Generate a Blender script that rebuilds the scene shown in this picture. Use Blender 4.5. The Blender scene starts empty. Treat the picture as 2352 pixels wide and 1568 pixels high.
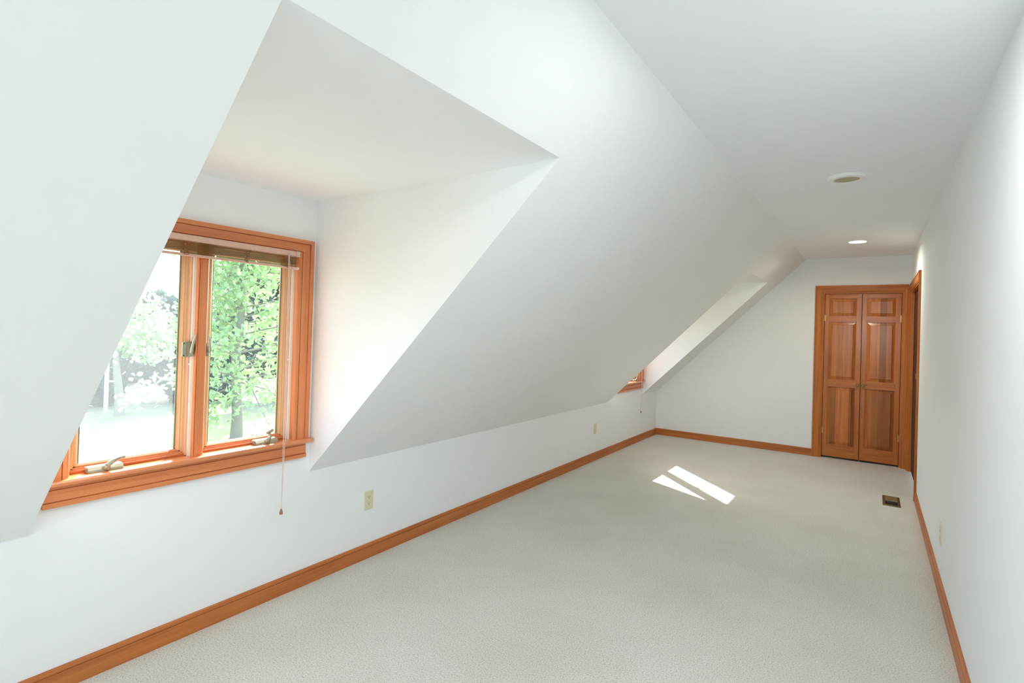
import bpy, bmesh, math, random
from mathutils import Vector, Matrix

S = bpy.context.scene
C = bpy.context.collection
rnd = random.Random(7)

# ------------------------------------------------------------------ camera
F_PX, PW, PH = 1216.5, 2352.0, 1568.0
YAW, PITCH, ROLL = math.radians(34.2987), math.radians(0.4946), math.radians(1.7746)
cam_d = bpy.data.cameras.new('camera')
cam_d.sensor_fit = 'HORIZONTAL'
cam_d.sensor_width = 36.0
cam_d.lens = F_PX / PW * 36.0
cam_d.shift_y = -(784.0 - 746.66) / PW
cam_d.clip_start = 0.02
cam_d.clip_end = 500
cam = bpy.data.objects.new('camera', cam_d)
C.objects.link(cam)
fw = Vector((-math.sin(YAW) * math.cos(PITCH), math.cos(YAW) * math.cos(PITCH), math.sin(PITCH)))
rt = Vector((math.cos(YAW), math.sin(YAW), 0))
up = rt.cross(fw)
r2 = rt * math.cos(ROLL) + up * math.sin(ROLL)
u2 = -rt * math.sin(ROLL) + up * math.cos(ROLL)
m = Matrix((r2, u2, -fw)).transposed().to_4x4()
m.translation = Vector((2.5616, 0.0, 1.4358))
cam.matrix_world = m
S.camera = cam

# ------------------------------------------------------------------ sky, sun, exposure
S.view_settings.view_transform = 'Standard'
S.view_settings.look = 'None'
S.view_settings.gamma = 1.0
S.view_settings.use_curve_mapping = False
S.view_settings.exposure = 0.15
SUN_DIR = Vector((0.757, -0.752, -0.80))          # the way the sunlight travels
SUN_STRENGTH = 19.5
SKY_STRENGTH = 1.05
world = bpy.data.worlds.new('world')
S.world = world
world.use_nodes = True
wn = world.node_tree
wn.nodes.clear()
sky = wn.nodes.new('ShaderNodeTexSky')
sky.sky_type = 'NISHITA'
sky.sun_disc = False
sky.sun_elevation = math.radians(37)
sky.sun_rotation = math.atan2(-SUN_DIR.x, -SUN_DIR.y)
sky.air_density = 1.0
sky.dust_density = 2.0
bg = wn.nodes.new('ShaderNodeBackground')
bg.inputs[1].default_value = SKY_STRENGTH
wo = wn.nodes.new('ShaderNodeOutputWorld')
wn.links.new(sky.outputs[0], bg.inputs[0])
wn.links.new(bg.outputs[0], wo.inputs[0])
sun_d = bpy.data.lights.new('sun', 'SUN')
sun_d.energy = SUN_STRENGTH
sun_d.angle = math.radians(0.6)
sun_d.color = (0.98, 0.985, 0.975)
sun = bpy.data.objects.new('sun', sun_d)
sun.rotation_euler = SUN_DIR.to_track_quat('-Z', 'Y').to_euler()
sun.location = (-8, 8, 9)
C.objects.link(sun)
# added fill light behind the camera, set in an unseen window opening
fill_d = bpy.data.lights.new('back_fill', 'AREA')
fill_d.shape = 'RECTANGLE'
fill_d.size, fill_d.size_y = 1.0, 0.88
fill_d.energy = 20.0
fill_d.color = (0.86, 0.935, 1.0)
fill_light = bpy.data.objects.new('back_fill', fill_d)
fill_light.location = (2.23, -2.46, 1.65)
fill_light.rotation_euler = (math.radians(90), 0, 0)
C.objects.link(fill_light)
S.cycles.max_bounces = 14
S.cycles.diffuse_bounces = 10
S.cycles.transparent_max_bounces = 24
S.cycles.caustics_reflective = False
S.cycles.caustics_refractive = False
S.cycles.sample_clamp_indirect = 8.0

# ------------------------------------------------------------------ measures
W, L, YB = 2.912, 7.5125, -2.4          # right wall, far wall, end wall behind the camera
ZK, XS, H = 0.6185, 1.8508, 2.4249      # knee wall height, slope meets the flat ceiling
TAN = (H - ZK) / XS


def zs(x):
    return ZK + TAN * x


D1 = (0.626, 1.8057, 1.533)             # dormer: near cheek, far cheek, top of its opening
D2 = (5.782, 6.915, 1.5116)
ZD = 2.1075

# ------------------------------------------------------------------ materials
MATS = {}


def new_mat(name):
    mt = bpy.data.materials.new(name)
    mt.use_nodes = True
    nt = mt.node_tree
    p = nt.nodes['Principled BSDF']
    MATS[name] = mt
    return mt, nt, p


def simple(name, col, rough=0.5, metal=0.0, spec=0.5):
    mt, nt, p = new_mat(name)
    p.inputs['Base Color'].default_value = (*col, 1)
    p.inputs['Roughness'].default_value = rough
    p.inputs['Metallic'].default_value = metal
    p.inputs['Specular IOR Level'].default_value = spec
    n = nt.nodes.new('ShaderNodeTexNoise')
    n.inputs['Scale'].default_value = 60
    tc = nt.nodes.new('ShaderNodeTexCoord')
    nt.links.new(tc.outputs['Object'], n.inputs['Vector'])
    mx = nt.nodes.new('ShaderNodeMixRGB')
    mx.blend_type = 'MULTIPLY'
    mx.inputs[0].default_value = 0.08
    mx.inputs[1].default_value = (*col, 1)
    nt.links.new(n.outputs[0], mx.inputs[2])
    nt.links.new(mx.outputs[0], p.inputs['Base Color'])
    return mt


def paint(name, col):
    mt, nt, p = new_mat(name)
    p.inputs['Roughness'].default_value = 0.75
    p.inputs['Specular IOR Level'].default_value = 0.25
    tc = nt.nodes.new('ShaderNodeTexCoord')
    n = nt.nodes.new('ShaderNodeTexNoise')
    n.inputs['Scale'].default_value = 3
    n.inputs['Detail'].default_value = 3
    nt.links.new(tc.outputs['Object'], n.inputs['Vector'])
    cr = nt.nodes.new('ShaderNodeValToRGB')
    cr.color_ramp.elements[0].color = (col[0] * .975, col[1] * .975, col[2] * .97, 1)
    cr.color_ramp.elements[1].color = (*col, 1)
    nt.links.new(n.outputs[0], cr.inputs[0])
    nt.links.new(cr.outputs[0], p.inputs['Base Color'])
    n2 = nt.nodes.new('ShaderNodeTexNoise')
    n2.inputs['Scale'].default_value = 160
    n2.inputs['Detail'].default_value = 2
    nt.links.new(tc.outputs['Object'], n2.inputs['Vector'])
    b = nt.nodes.new('ShaderNodeBump')
    b.inputs['Strength'].default_value = 0.06
    b.inputs['Distance'].default_value = 0.004
    nt.links.new(n2.outputs[0], b.inputs['Height'])
    nt.links.new(b.outputs[0], p.inputs['Normal'])
    return mt


def wood(name, axis, c0, c1, c2, rough=0.38, staves=0.0, coat=0.0, knots=True, stave_axis=0, spec=0.4):
    mt, nt, p = new_mat(name)
    tc = nt.nodes.new('ShaderNodeTexCoord')
    mp = nt.nodes.new('ShaderNodeMapping')
    sc = [26.0, 26.0, 26.0]
    sc[axis] = 0.9
    mp.inputs['Scale'].default_value = sc
    nt.links.new(tc.outputs['Object'], mp.inputs[0])
    n = nt.nodes.new('ShaderNodeTexNoise')
    n.inputs['Scale'].default_value = 1.6
    n.inputs['Detail'].default_value = 5
    n.inputs['Roughness'].default_value = 0.6
    n.inputs['Distortion'].default_value = 0.4
    nt.links.new(mp.outputs[0], n.inputs['Vector'])
    cr = nt.nodes.new('ShaderNodeValToRGB')
    e = cr.color_ramp.elements
    e[0].position, e[0].color = 0.30, (*c0, 1)
    e[1].position, e[1].color = 0.72, (*c2, 1)
    k = e.new(0.5)
    k.color = (*c1, 1)
    nt.links.new(n.outputs[0], cr.inputs[0])
    out = cr.outputs[0]
    # broad tone drift along the board
    n3 = nt.nodes.new('ShaderNodeTexNoise')
    n3.inputs['Scale'].default_value = 1.3
    nt.links.new(tc.outputs['Object'], n3.inputs['Vector'])
    mx = nt.nodes.new('ShaderNodeMixRGB')
    mx.blend_type = 'MULTIPLY'
    mx.inputs[0].default_value = 0.25
    nt.links.new(out, mx.inputs[1])
    nt.links.new(n3.outputs[0], mx.inputs[2])
    g = nt.nodes.new('ShaderNodeBrightContrast')
    g.inputs['Bright'].default_value = 0.02
    nt.links.new(mx.outputs[0], g.inputs[0])
    out = g.outputs[0]
    if staves:
        sx = nt.nodes.new('ShaderNodeSeparateXYZ')
        nt.links.new(tc.outputs['Object'], sx.inputs[0])
        dv = nt.nodes.new('ShaderNodeMath')
        dv.operation = 'DIVIDE'
        dv.inputs[1].default_value = staves
        nt.links.new(sx.outputs[stave_axis], dv.inputs[0])
        fl = nt.nodes.new('ShaderNodeMath')
        fl.operation = 'FLOOR'
        nt.links.new(dv.outputs[0], fl.inputs[0])
        # a new set of boards above and below the lock rail
        zb = nt.nodes.new('ShaderNodeMath')
        zb.operation = 'GREATER_THAN'
        zb.inputs[1].default_value = 0.91
        nt.links.new(sx.outputs[2], zb.inputs[0])
        z7 = nt.nodes.new('ShaderNodeMath')
        z7.operation = 'MULTIPLY_ADD'
        z7.inputs[1].default_value = 7.0
        nt.links.new(zb.outputs[0], z7.inputs[0])
        nt.links.new(fl.outputs[0], z7.inputs[2])
        wnz = nt.nodes.new('ShaderNodeTexWhiteNoise')
        wnz.noise_dimensions = '1D'
        nt.links.new(z7.outputs[0], wnz.inputs['W'])
        mr = nt.nodes.new('ShaderNodeMapRange')
        mr.inputs['To Min'].default_value = 0.6
        mr.inputs['To Max'].default_value = 1.25
        nt.links.new(wnz.outputs[0], mr.inputs[0])
        m2 = nt.nodes.new('ShaderNodeMixRGB')
        m2.blend_type = 'MULTIPLY'
        m2.inputs[0].default_value = 1.0
        nt.links.new(out, m2.inputs[1])
        nt.links.new(mr.outputs[0], m2.inputs[2])
        out = m2.outputs[0]
    if knots:
        mk = nt.nodes.new('ShaderNodeMapping')
        s2 = [9.0, 9.0, 9.0]
        s2[axis] = 3.2
        mk.inputs['Scale'].default_value = s2
        nt.links.new(tc.outputs['Object'], mk.inputs[0])
        v = nt.nodes.new('ShaderNodeTexNoise')
        v.inputs['Scale'].default_value = 1.0
        v.inputs['Detail'].default_value = 0
        nt.links.new(mk.outputs[0], v.inputs['Vector'])
        kr = nt.nodes.new('ShaderNodeValToRGB')
        kr.color_ramp.elements[0].position = 0.17
        kr.color_ramp.elements[0].color = (0.22, 0.14, 0.09, 1)
        kr.color_ramp.elements[1].position = 0.20
        kr.color_ramp.elements[1].color = (1, 1, 1, 1)
        nt.links.new(v.outputs[0], kr.inputs[0])
        m3 = nt.nodes.new('ShaderNodeMixRGB')
        m3.blend_type = 'MULTIPLY'
        m3.inputs[0].default_value = 1.0
        nt.links.new(out, m3.inputs[1])
        nt.links.new(kr.outputs[0], m3.inputs[2])
        out = m3.outputs[0]
    nt.links.new(out, p.inputs['Base Color'])
    p.inputs['Roughness'].default_value = rough
    p.inputs['Specular IOR Level'].default_value = spec
    p.inputs['Coat Weight'].default_value = coat
    p.inputs['Coat Roughness'].default_value = 0.16
    b = nt.nodes.new('ShaderNodeBump')
    b.inputs['Strength'].default_value = 0.08
    b.inputs['Distance'].default_value = 0.002
    nt.links.new(n.outputs[0], b.inputs['Height'])
    nt.links.new(b.outputs[0], p.inputs['Normal'])
    return mt


M_WALL = paint('wall_paint', (0.866, 0.889, 0.897))
M_CEIL = paint('ceiling_paint', (0.866, 0.893, 0.920))
FIR = ((0.62, 0.175, 0.048), (0.72, 0.235, 0.074), (0.80, 0.295, 0.102))
BASE = ((0.43, 0.115, 0.02), (0.54, 0.165, 0.032), (0.63, 0.215, 0.047))
DOORC = ((0.42, 0.102, 0.008), (0.55, 0.16, 0.013), (0.66, 0.215, 0.022))
WIN_Y = wood('fir_trim_along_y', 1, *FIR)
WIN_Z = wood('fir_trim_along_z', 2, *FIR)
STOOL_Y = wood('varnished_fir_stool', 1, *FIR, rough=0.22, spec=0.7, coat=0.6)
PALE_Z = wood('pale_sash_along_z', 2, (0.66, 0.34, 0.14), (0.78, 0.46, 0.22), (0.85, 0.56, 0.3), knots=False)
PALE_Y = wood('pale_sash_along_y', 1, *FIR, knots=True)
BASE_Y = wood('baseboard_wood_along_y', 1, *BASE, spec=0.22)
BASE_X = wood('baseboard_wood_along_x', 0, *BASE, spec=0.22)
CAS_X = wood('door_casing_along_x', 0, *DOORC, knots=False, spec=0.28)
CAS_Z = wood('door_casing_along_z', 2, *DOORC, knots=False, spec=0.28)
CAS_Y = wood('door_casing_along_y', 1, *DOORC, knots=False, spec=0.28)
DOOR_X = wood('door_rail_wood', 0, *DOORC, knots=False, rough=0.3, spec=0.2, coat=0.4)
DOOR_Z = wood('door_stile_wood', 2, *DOORC, knots=False, rough=0.3, spec=0.2, coat=0.4)
PANEL = wood('door_panel_wood', 2, *DOORC, rough=0.3, spec=0.2, coat=0.4, staves=0.067, knots=False)
DOORWAY_SHADE = wood('doorway_shade_wood', 2, (0.08, 0.025, 0.008), (0.12, 0.04, 0.012), (0.16, 0.055, 0.018), knots=False, rough=0.85, spec=0.08)  # leaf colour darkened to stand for the unlit opening
IVORY = simple('ivory_plastic', (0.74, 0.70, 0.48), 0.4)
IVORY2 = simple('ivory_plastic_face', (0.78, 0.72, 0.50), 0.4)
SLOT = simple('dark_slot', (0.03, 0.025, 0.02), 0.7)
BRONZE = simple('bronze_register', (0.17, 0.115, 0.045), 0.42, 0.55)
DUCT_SHADE = simple('duct_shade', (0.012, 0.010, 0.008), 0.9)  # near-black colour stands for the shade down the register
PEWTER = simple('champagne_hardware', (0.44, 0.43, 0.33), 0.35, 0.6)
PEWTER2 = simple('champagne_edge', (0.40, 0.37, 0.25), 0.4, 0.6)
BRASS = simple('aged_brass', (0.30, 0.22, 0.08), 0.35, 0.9)
BRASS2 = simple('bright_brass', (0.65, 0.48, 0.16), 0.3, 0.9)
TRIMW = simple('white_trim_ring', (0.93, 0.94, 0.95), 0.3)
LENS = simple('beige_lens', (0.46, 0.43, 0.31), 0.5)
RAIL = simple('tan_headrail', (0.70, 0.44, 0.33), 0.4)
RAILCAP = simple('tan_headrail_cap', (0.68, 0.46, 0.36), 0.4)
CORD = simple('pale_cord', (0.72, 0.60, 0.52), 0.7)
CORD2 = simple('ladder_cord_brown', (0.26, 0.12, 0.05), 0.8)
TASSEL = simple('brown_tassel', (0.36, 0.15, 0.07), 0.5)
BUTTON = simple('white_button', (0.85, 0.83, 0.80), 0.4)
SCREENF = simple('tan_screen_frame', (0.76, 0.46, 0.33), 0.45)
SCREENF2 = simple('pale_weatherstrip', (0.80, 0.72, 0.60), 0.5)
GREENSEAL = simple('green_glazing_seal', (0.22, 0.27, 0.17), 0.5)
POSTW = simple('white_post_paint', (0.85, 0.85, 0.8), 0.5)
BARK = simple('bark', (0.23, 0.22, 0.17), 0.9)


def carpet_mat():
    mt, nt, p = new_mat('carpet')
    p.inputs['Roughness'].default_value = 0.95
    p.inputs['Specular IOR Level'].default_value = 0.1
    p.inputs['Sheen Weight'].default_value = 0.15
    tc = nt.nodes.new('ShaderNodeTexCoord')
    n = nt.nodes.new('ShaderNodeTexNoise')
    n.inputs['Scale'].default_value = 160
    n.inputs['Detail'].default_value = 5
    n.inputs['Roughness'].default_value = 0.72
    nt.links.new(tc.outputs['Object'], n.inputs['Vector'])
    cr = nt.nodes.new('ShaderNodeValToRGB')
    e = cr.color_ramp.elements
    e[0].position, e[0].color = 0.36, (0.40, 0.385, 0.335, 1)
    e[1].position, e[1].color = 0.66, (0.76, 0.755, 0.705, 1)
    k = e.new(0.5)
    k.color = (0.68, 0.675, 0.62, 1)
    nt.links.new(n.outputs[0], cr.inputs[0])
    n2 = nt.nodes.new('ShaderNodeTexNoise')
    n2.inputs['Scale'].default_value = 1.8
    n2.inputs['Detail'].default_value = 4
    nt.links.new(tc.outputs['Object'], n2.inputs['Vector'])
    c2 = nt.nodes.new('ShaderNodeValToRGB')
    c2.color_ramp.elements[0].position = 0.3
    c2.color_ramp.elements[0].color = (0.93, 0.92, 0.89, 1)
    c2.color_ramp.elements[1].position = 0.6
    c2.color_ramp.elements[1].color = (1, 1, 1, 1)
    nt.links.new(n2.outputs[0], c2.inputs[0])
    mx = nt.nodes.new('ShaderNodeMixRGB')
    mx.blend_type = 'MULTIPLY'
    mx.inputs[0].default_value = 1
    nt.links.new(cr.outputs[0], mx.inputs[1])
    nt.links.new(c2.outputs[0], mx.inputs[2])
    nt.links.new(mx.outputs[0], p.inputs['Base Color'])
    b = nt.nodes.new('ShaderNodeBump')
    b.inputs['Strength'].default_value = 0.35
    b.inputs['Distance'].default_value = 0.005
    nt.links.new(n.outputs[0], b.inputs['Height'])
    nt.links.new(b.outputs[0], p.inputs['Normal'])
    return mt


def glass_mat(name, veil):
    # clear pane with a film of dust: mostly straight through, a little mirror, a little scatter
    mt, nt, p = new_mat(name)
    nt.nodes.remove(p)
    o = nt.nodes['Material Output']
    tr = nt.nodes.new('ShaderNodeBsdfTransparent')
    tr.inputs[0].default_value = (0.965, 0.975, 0.975, 1)
    gl = nt.nodes.new('ShaderNodeBsdfGlossy')
    gl.inputs['Roughness'].default_value = 0.02
    lw = nt.nodes.new('ShaderNodeLayerWeight')
    lw.inputs['Blend'].default_value = 0.5
    pw = nt.nodes.new('ShaderNodeMath')
    pw.operation = 'POWER'
    pw.inputs[1].default_value = 4.0
    nt.links.new(lw.outputs['Facing'], pw.inputs[0])
    fr = nt.nodes.new('ShaderNodeMath')
    fr.operation = 'MULTIPLY_ADD'
    fr.inputs[1].default_value = 0.6
    fr.inputs[2].default_value = 0.025
    nt.links.new(pw.outputs[0], fr.inputs[0])
    mx = nt.nodes.new('ShaderNodeMixShader')
    nt.links.new(fr.outputs[0], mx.inputs[0])
    nt.links.new(tr.outputs[0], mx.inputs[1])
    nt.links.new(gl.outputs[0], mx.inputs[2])
    du = nt.nodes.new('ShaderNodeBsdfTranslucent')
    du.inputs[0].default_value = (0.82, 0.87, 0.9, 1)
    m2 = nt.nodes.new('ShaderNodeMixShader')
    tc = nt.nodes.new('ShaderNodeTexCoord')
    n = nt.nodes.new('ShaderNodeTexNoise')
    n.inputs['Scale'].default_value = 2.2
    n.inputs['Detail'].default_value = 2
    nt.links.new(tc.outputs['Object'], n.inputs['Vector'])
    mr = nt.nodes.new('ShaderNodeMapRange')
    mr.inputs['From Min'].default_value = 0.3
    mr.inputs['From Max'].default_value = 0.7
    mr.inputs['To Min'].default_value = veil * 0.8
    mr.inputs['To Max'].default_value = veil * 1.2
    nt.links.new(n.outputs[0], mr.inputs[0])
    nt.links.new(mr.outputs[0], m2.inputs[0])
    nt.links.new(mx.outputs[0], m2.inputs[1])
    nt.links.new(du.outputs[0], m2.inputs[2])
    nt.links.new(m2.outputs[0], o.inputs[0])
    return mt


def slat_mat():
    mt, nt, p = new_mat('blind_slat')
    o = nt.nodes['Material Output']
    p.inputs['Base Color'].default_value = (0.33, 0.185, 0.07, 1)
    p.inputs['Roughness'].default_value = 0.45
    tr = nt.nodes.new('ShaderNodeBsdfTranslucent')
    tr.inputs[0].default_value = (0.80, 0.64, 0.20, 1)
    mx = nt.nodes.new('ShaderNodeMixShader')
    mx.inputs[0].default_value = 0.5
    nt.links.new(p.outputs[0], mx.inputs[1])
    nt.links.new(tr.outputs[0], mx.inputs[2])
    nt.links.new(mx.outputs[0], o.inputs[0])
    return mt


def leaf_mat(name, c, t, rough=0.5):
    mt, nt, p = new_mat(name)
    o = nt.nodes['Material Output']
    p.inputs['Roughness'].default_value = rough
    oi = nt.nodes.new('ShaderNodeTexCoord')
    n = nt.nodes.new('ShaderNodeTexNoise')
    n.inputs['Scale'].default_value = 0.9
    n.inputs['Detail'].default_value = 4
    nt.links.new(oi.outputs['Object'], n.inputs['Vector'])
    cr = nt.nodes.new('ShaderNodeValToRGB')
    cr.color_ramp.elements[0].position = 0.35
    cr.color_ramp.elements[0].color = (c[0] * .7, c[1] * .75, c[2] * .8, 1)
    cr.color_ramp.elements[1].position = 0.65
    cr.color_ramp.elements[1].color = (c[0] * 1.15, c[1] * 1.1, c[2], 1)
    nt.links.new(n.outputs[0], cr.inputs[0])
    nt.links.new(cr.outputs[0], p.inputs['Base Color'])
    tr = nt.nodes.new('ShaderNodeBsdfTranslucent')
    tr.inputs[0].default_value = (*t, 1)
    mx = nt.nodes.new('ShaderNodeMixShader')
    mx.inputs[0].default_value = 0.4
    nt.links.new(p.outputs[0], mx.inputs[1])
    nt.links.new(tr.outputs[0], mx.inputs[2])
    nt.links.new(mx.outputs[0], o.inputs[0])
    return mt


def lawn_mat():
    mt, nt, p = new_mat('lawn')
    p.inputs['Roughness'].default_value = 0.95
    p.inputs['Specular IOR Level'].default_value = 0.1
    tc = nt.nodes.new('ShaderNodeTexCoord')
    n = nt.nodes.new('ShaderNodeTexNoise')
    n.inputs['Scale'].default_value = 0.6
    n.inputs['Detail'].default_value = 8
    nt.links.new(tc.outputs['Object'], n.inputs['Vector'])
    cr = nt.nodes.new('ShaderNodeValToRGB')
    cr.color_ramp.elements[0].position = 0.3
    cr.color_ramp.elements[0].color = (0.24, 0.27, 0.15, 1)
    cr.color_ramp.elements[1].position = 0.65
    cr.color_ramp.elements[1].color = (0.36, 0.38, 0.24, 1)
    nt.links.new(n.outputs[0], cr.inputs[0])
    nt.links.new(cr.outputs[0], p.inputs['Base Color'])
    return mt


def emit_mat(name, col, st):
    mt, nt, p = new_mat(name)
    p.inputs['Base Color'].default_value = (*col, 1)
    p.inputs['Emission Color'].default_value = (*col, 1)
    p.inputs['Emission Strength'].default_value = st
    return mt


M_CARPET = carpet_mat()
GLASS_CLEAR = glass_mat('window_glass', 0.01)
GLASS_DUSTY = glass_mat('dusty_window_glass', 0.042)
M_SLAT = slat_mat()
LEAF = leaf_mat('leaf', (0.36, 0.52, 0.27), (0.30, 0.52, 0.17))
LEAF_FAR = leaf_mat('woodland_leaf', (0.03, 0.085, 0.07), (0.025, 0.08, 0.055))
M_LAWN = lawn_mat()
M_BULB = emit_mat('lit_lamp_lens', (1.0, 0.86, 0.66), 9.0)

# ------------------------------------------------------------------ mesh helpers


class MB:
    """collects shapes in world coordinates, linked as one mesh object"""

    def __init__(self):
        self.v, self.f = [], []

    def add(self, vs, fs):
        o = len(self.v)
        self.v += [Vector(x) for x in vs]
        self.f += [tuple(i + o for i in f) for f in fs]
        return self

    def box(self, x0, x1, y0, y1, z0, z1):
        return self.add([(x0, y0, z0), (x1, y0, z0), (x1, y1, z0), (x0, y1, z0), (x0, y0, z1), (x1, y0, z1), (x1, y1, z1), (x0, y1, z1)],
                        [(3, 2, 1, 0), (4, 5, 6, 7), (0, 1, 5, 4), (1, 2, 6, 5), (2, 3, 7, 6), (3, 0, 4, 7)])

    def prism(self, poly, off):
        n = len(poly)
        a = [Vector(p) for p in poly]
        b = [p + Vector(off) for p in a]
        return self.add(a + b, [tuple(range(n - 1, -1, -1)), tuple(range(n, 2 * n))] + [(i, (i + 1) % n, n + (i + 1) % n, n + i) for i in range(n)])

    def mold(self, p0, p1, U, V, prof, m0=0, m1=0):
        p0, p1, U, V = Vector(p0), Vector(p1), Vector(U), Vector(V)
        d = (p1 - p0).normalized()
        n = len(prof)
        a = [p0 + U * u + V * v - d * u * m0 for u, v in prof]
        b = [p1 + U * u + V * v + d * u * m1 for u, v in prof]
        return self.add(a + b, [tuple(range(n - 1, -1, -1)), tuple(range(n, 2 * n))] + [(i, (i + 1) % n, n + (i + 1) % n, n + i) for i in range(n)])

    def tube(self, pts, rad, seg=8):
        pts = [Vector(p) for p in pts]
        rings = []
        ref = Vector((0.31, 0.77, 0.55))
        for i, p in enumerate(pts):
            t = (pts[min(i + 1, len(pts) - 1)] - pts[max(i - 1, 0)]).normalized()
            a = t.cross(ref).normalized()
            b = t.cross(a)
            r = rad[i] if isinstance(rad, (list, tuple)) else rad
            rings.append([p + a * r * math.cos(2 * math.pi * k / seg) + b * r * math.sin(2 * math.pi * k / seg) for k in range(seg)])
        vs = [v for r in rings for v in r]
        fs = [(i * seg + k, i * seg + (k + 1) % seg, (i + 1) * seg + (k + 1) % seg, (i + 1) * seg + k) for i in range(len(pts) - 1) for k in range(seg)]
        fs += [tuple(range(seg - 1, -1, -1)), tuple(range((len(pts) - 1) * seg, len(pts) * seg))]
        return self.add(vs, fs)

    def lathe(self, c, axis, prof, seg=32):
        c, ax = Vector(c), Vector(axis).normalized()
        a = ax.orthogonal().normalized()
        b = ax.cross(a)
        vs, fs = [], []
        for r, h in prof:
            for k in range(seg):
                t = 2 * math.pi * k / seg
                vs.append(c + ax * h + (a * math.cos(t) + b * math.sin(t)) * r)
        for i in range(len(prof) - 1):
            for k in range(seg):
                fs.append((i * seg + k, i * seg + (k + 1) % seg, (i + 1) * seg + (k + 1) % seg, (i + 1) * seg + k))
        if prof[0][0] > 1e-6:
            fs.append(tuple(range(seg - 1, -1, -1)))
        if prof[-1][0] > 1e-6:
            fs.append(tuple(range((len(prof) - 1) * seg, len(prof) * seg)))
        return self.add(vs, fs)

    def build(self, name, mat, parent=None, kind=None, bevel=0.0, smooth=False, label=None):
        base = world_loc(parent) if parent else Vector((0, 0, 0))
        me = bpy.data.meshes.new(name)
        me.from_pydata([v - base for v in self.v], [], self.f)
        bm = bmesh.new()
        bm.from_mesh(me)
        bmesh.ops.recalc_face_normals(bm, faces=bm.faces)
        if bevel:
            es = [e for e in bm.edges if e.calc_face_angle(0) > 0.6]
            bmesh.ops.bevel(bm, geom=es, offset=bevel, segments=2, affect='EDGES', clamp_overlap=True)
        bm.to_mesh(me)
        bm.free()
        if smooth:
            for p in me.polygons:
                p.use_smooth = True
            me.set_sharp_from_angle(angle=math.radians(40))
        me.materials.append(mat)
        o = bpy.data.objects.new(name, me)
        C.objects.link(o)
        o.parent = parent
        if kind:
            o['kind'] = kind
        if label:
            o['label'] = label
        return o


def world_loc(o):
    p = Vector((0, 0, 0))
    while o:
        p += o.location
        o = o.parent
    return p


def empty(name, loc, label=None, cat=None, group=None, kind=None):
    o = bpy.data.objects.new(name, None)
    o.empty_display_size = 0.1
    o.location = loc
    C.objects.link(o)
    tag(o, label, cat, group, kind)
    return o


def tag(o, label=None, cat=None, group=None, kind=None):
    for k, v in (('label', label), ('category', cat), ('group', group), ('kind', kind)):
        if v:
            o[k] = v


# ------------------------------------------------------------------ the shell
b = MB()
b.box(-0.12, W + 0.12, YB - 0.12, L + 0.9, -0.25, 0.0)
b.box(W + 0.12, W + 1.4, 5.6, L + 0.9, -0.25, 0.0)
fl = b.build('floor', M_CARPET, kind='structure')
tag(fl, 'beige speckled cut pile carpet over the whole attic floor', 'carpet')


def window_frame_box(d):
    return (d['y'] - d['half'] + 0.072, d['y'] + d['half'] - 0.072)   # rough opening behind the jambs


W1 = dict(y=1.2155, half=0.5605)
W2 = dict(y=6.347, half=0.545)
Z_STOOL, Z_HEAD = 0.812, 1.797

# knee wall with the two window walls rising from it
b = MB()
TK = 0.16
b.box(-TK, 0, YB - 0.12, L + 0.12, -0.25, ZK)
for (y0, y1, xt), w in ((D1, W1), (D2, W2)):
    a0, a1 = window_frame_box(w)
    b.box(-TK, 0, y0 - 0.1, a0, ZK, ZD + 0.1)
    b.box(-TK, 0, a1, y1 + 0.1, ZK, ZD + 0.1)
    b.box(-TK, 0, a0, a1, ZK, Z_STOOL - 0.028)
    b.box(-TK, 0, a0, a1, Z_HEAD + 0.012, ZD + 0.1)
wl = b.build('wall_left', M_WALL, kind='structure')
tag(wl, 'white low knee wall along the eaves with two dormer window walls', 'wall')

# sloping ceiling with the two dormer openings
nrm = Vector((-TAN, 0, 1)).normalized() * 0.14
b = MB()


def slab(y0, y1, x0, x1):
    b.prism([(x0, y0, zs(x0)), (x1, y0, zs(x1)), (x1, y1, zs(x1)), (x0, y1, zs(x0))], nrm)


XE, XT = -0.1, XS + 0.12
slab(YB - 0.12, D1[0] - 0.1, XE, XT)
slab(D1[0] - 0.1, D1[1] + 0.1, D1[2], XT)
slab(D1[1] + 0.1, D2[0] - 0.1, XE, XT)
slab(D2[0] - 0.1, D2[1] + 0.1, D2[2], XT)
slab(D2[1] + 0.1, L + 0.12, XE, XT)
sl = b.build('ceiling_slope', M_WALL, kind='structure')
tag(sl, 'white plaster roof slope rising from the knee wall to the flat ceiling', 'sloped ceiling')
for (y0, y1, xt) in (D1, D2):
    for yy, s in ((y0, -1), (y1, 1)):
        b = MB()
        zt = zs(xt)
        b.prism([(0, yy, ZK), (xt, yy, zt), (0, yy, ZD)], (0, s * 0.1, 0))
        b.prism([(0, yy, ZD), (xt, yy, zt), (xt, yy, zt + 0.1), (0, yy, ZD + 0.1)], (0, s * 0.1, 0))
        b.build('dormer_cheek', M_WALL, sl)
    b = MB()
    b.prism([(0, y0, ZD), (xt, y0, zs(xt)), (xt, y1, zs(xt)), (0, y1, ZD)], (0, 0, 0.1))
    b.build('dormer_ceiling', M_CEIL, sl)

b = MB()
b.box(XS, W + 0.12, YB - 0.12, L + 0.12, H, H + 0.15)
ce = b.build('ceiling', M_CEIL, kind='structure')
tag(ce, 'flat white ceiling strip between the roof slope and the tall wall', 'ceiling')

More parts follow.
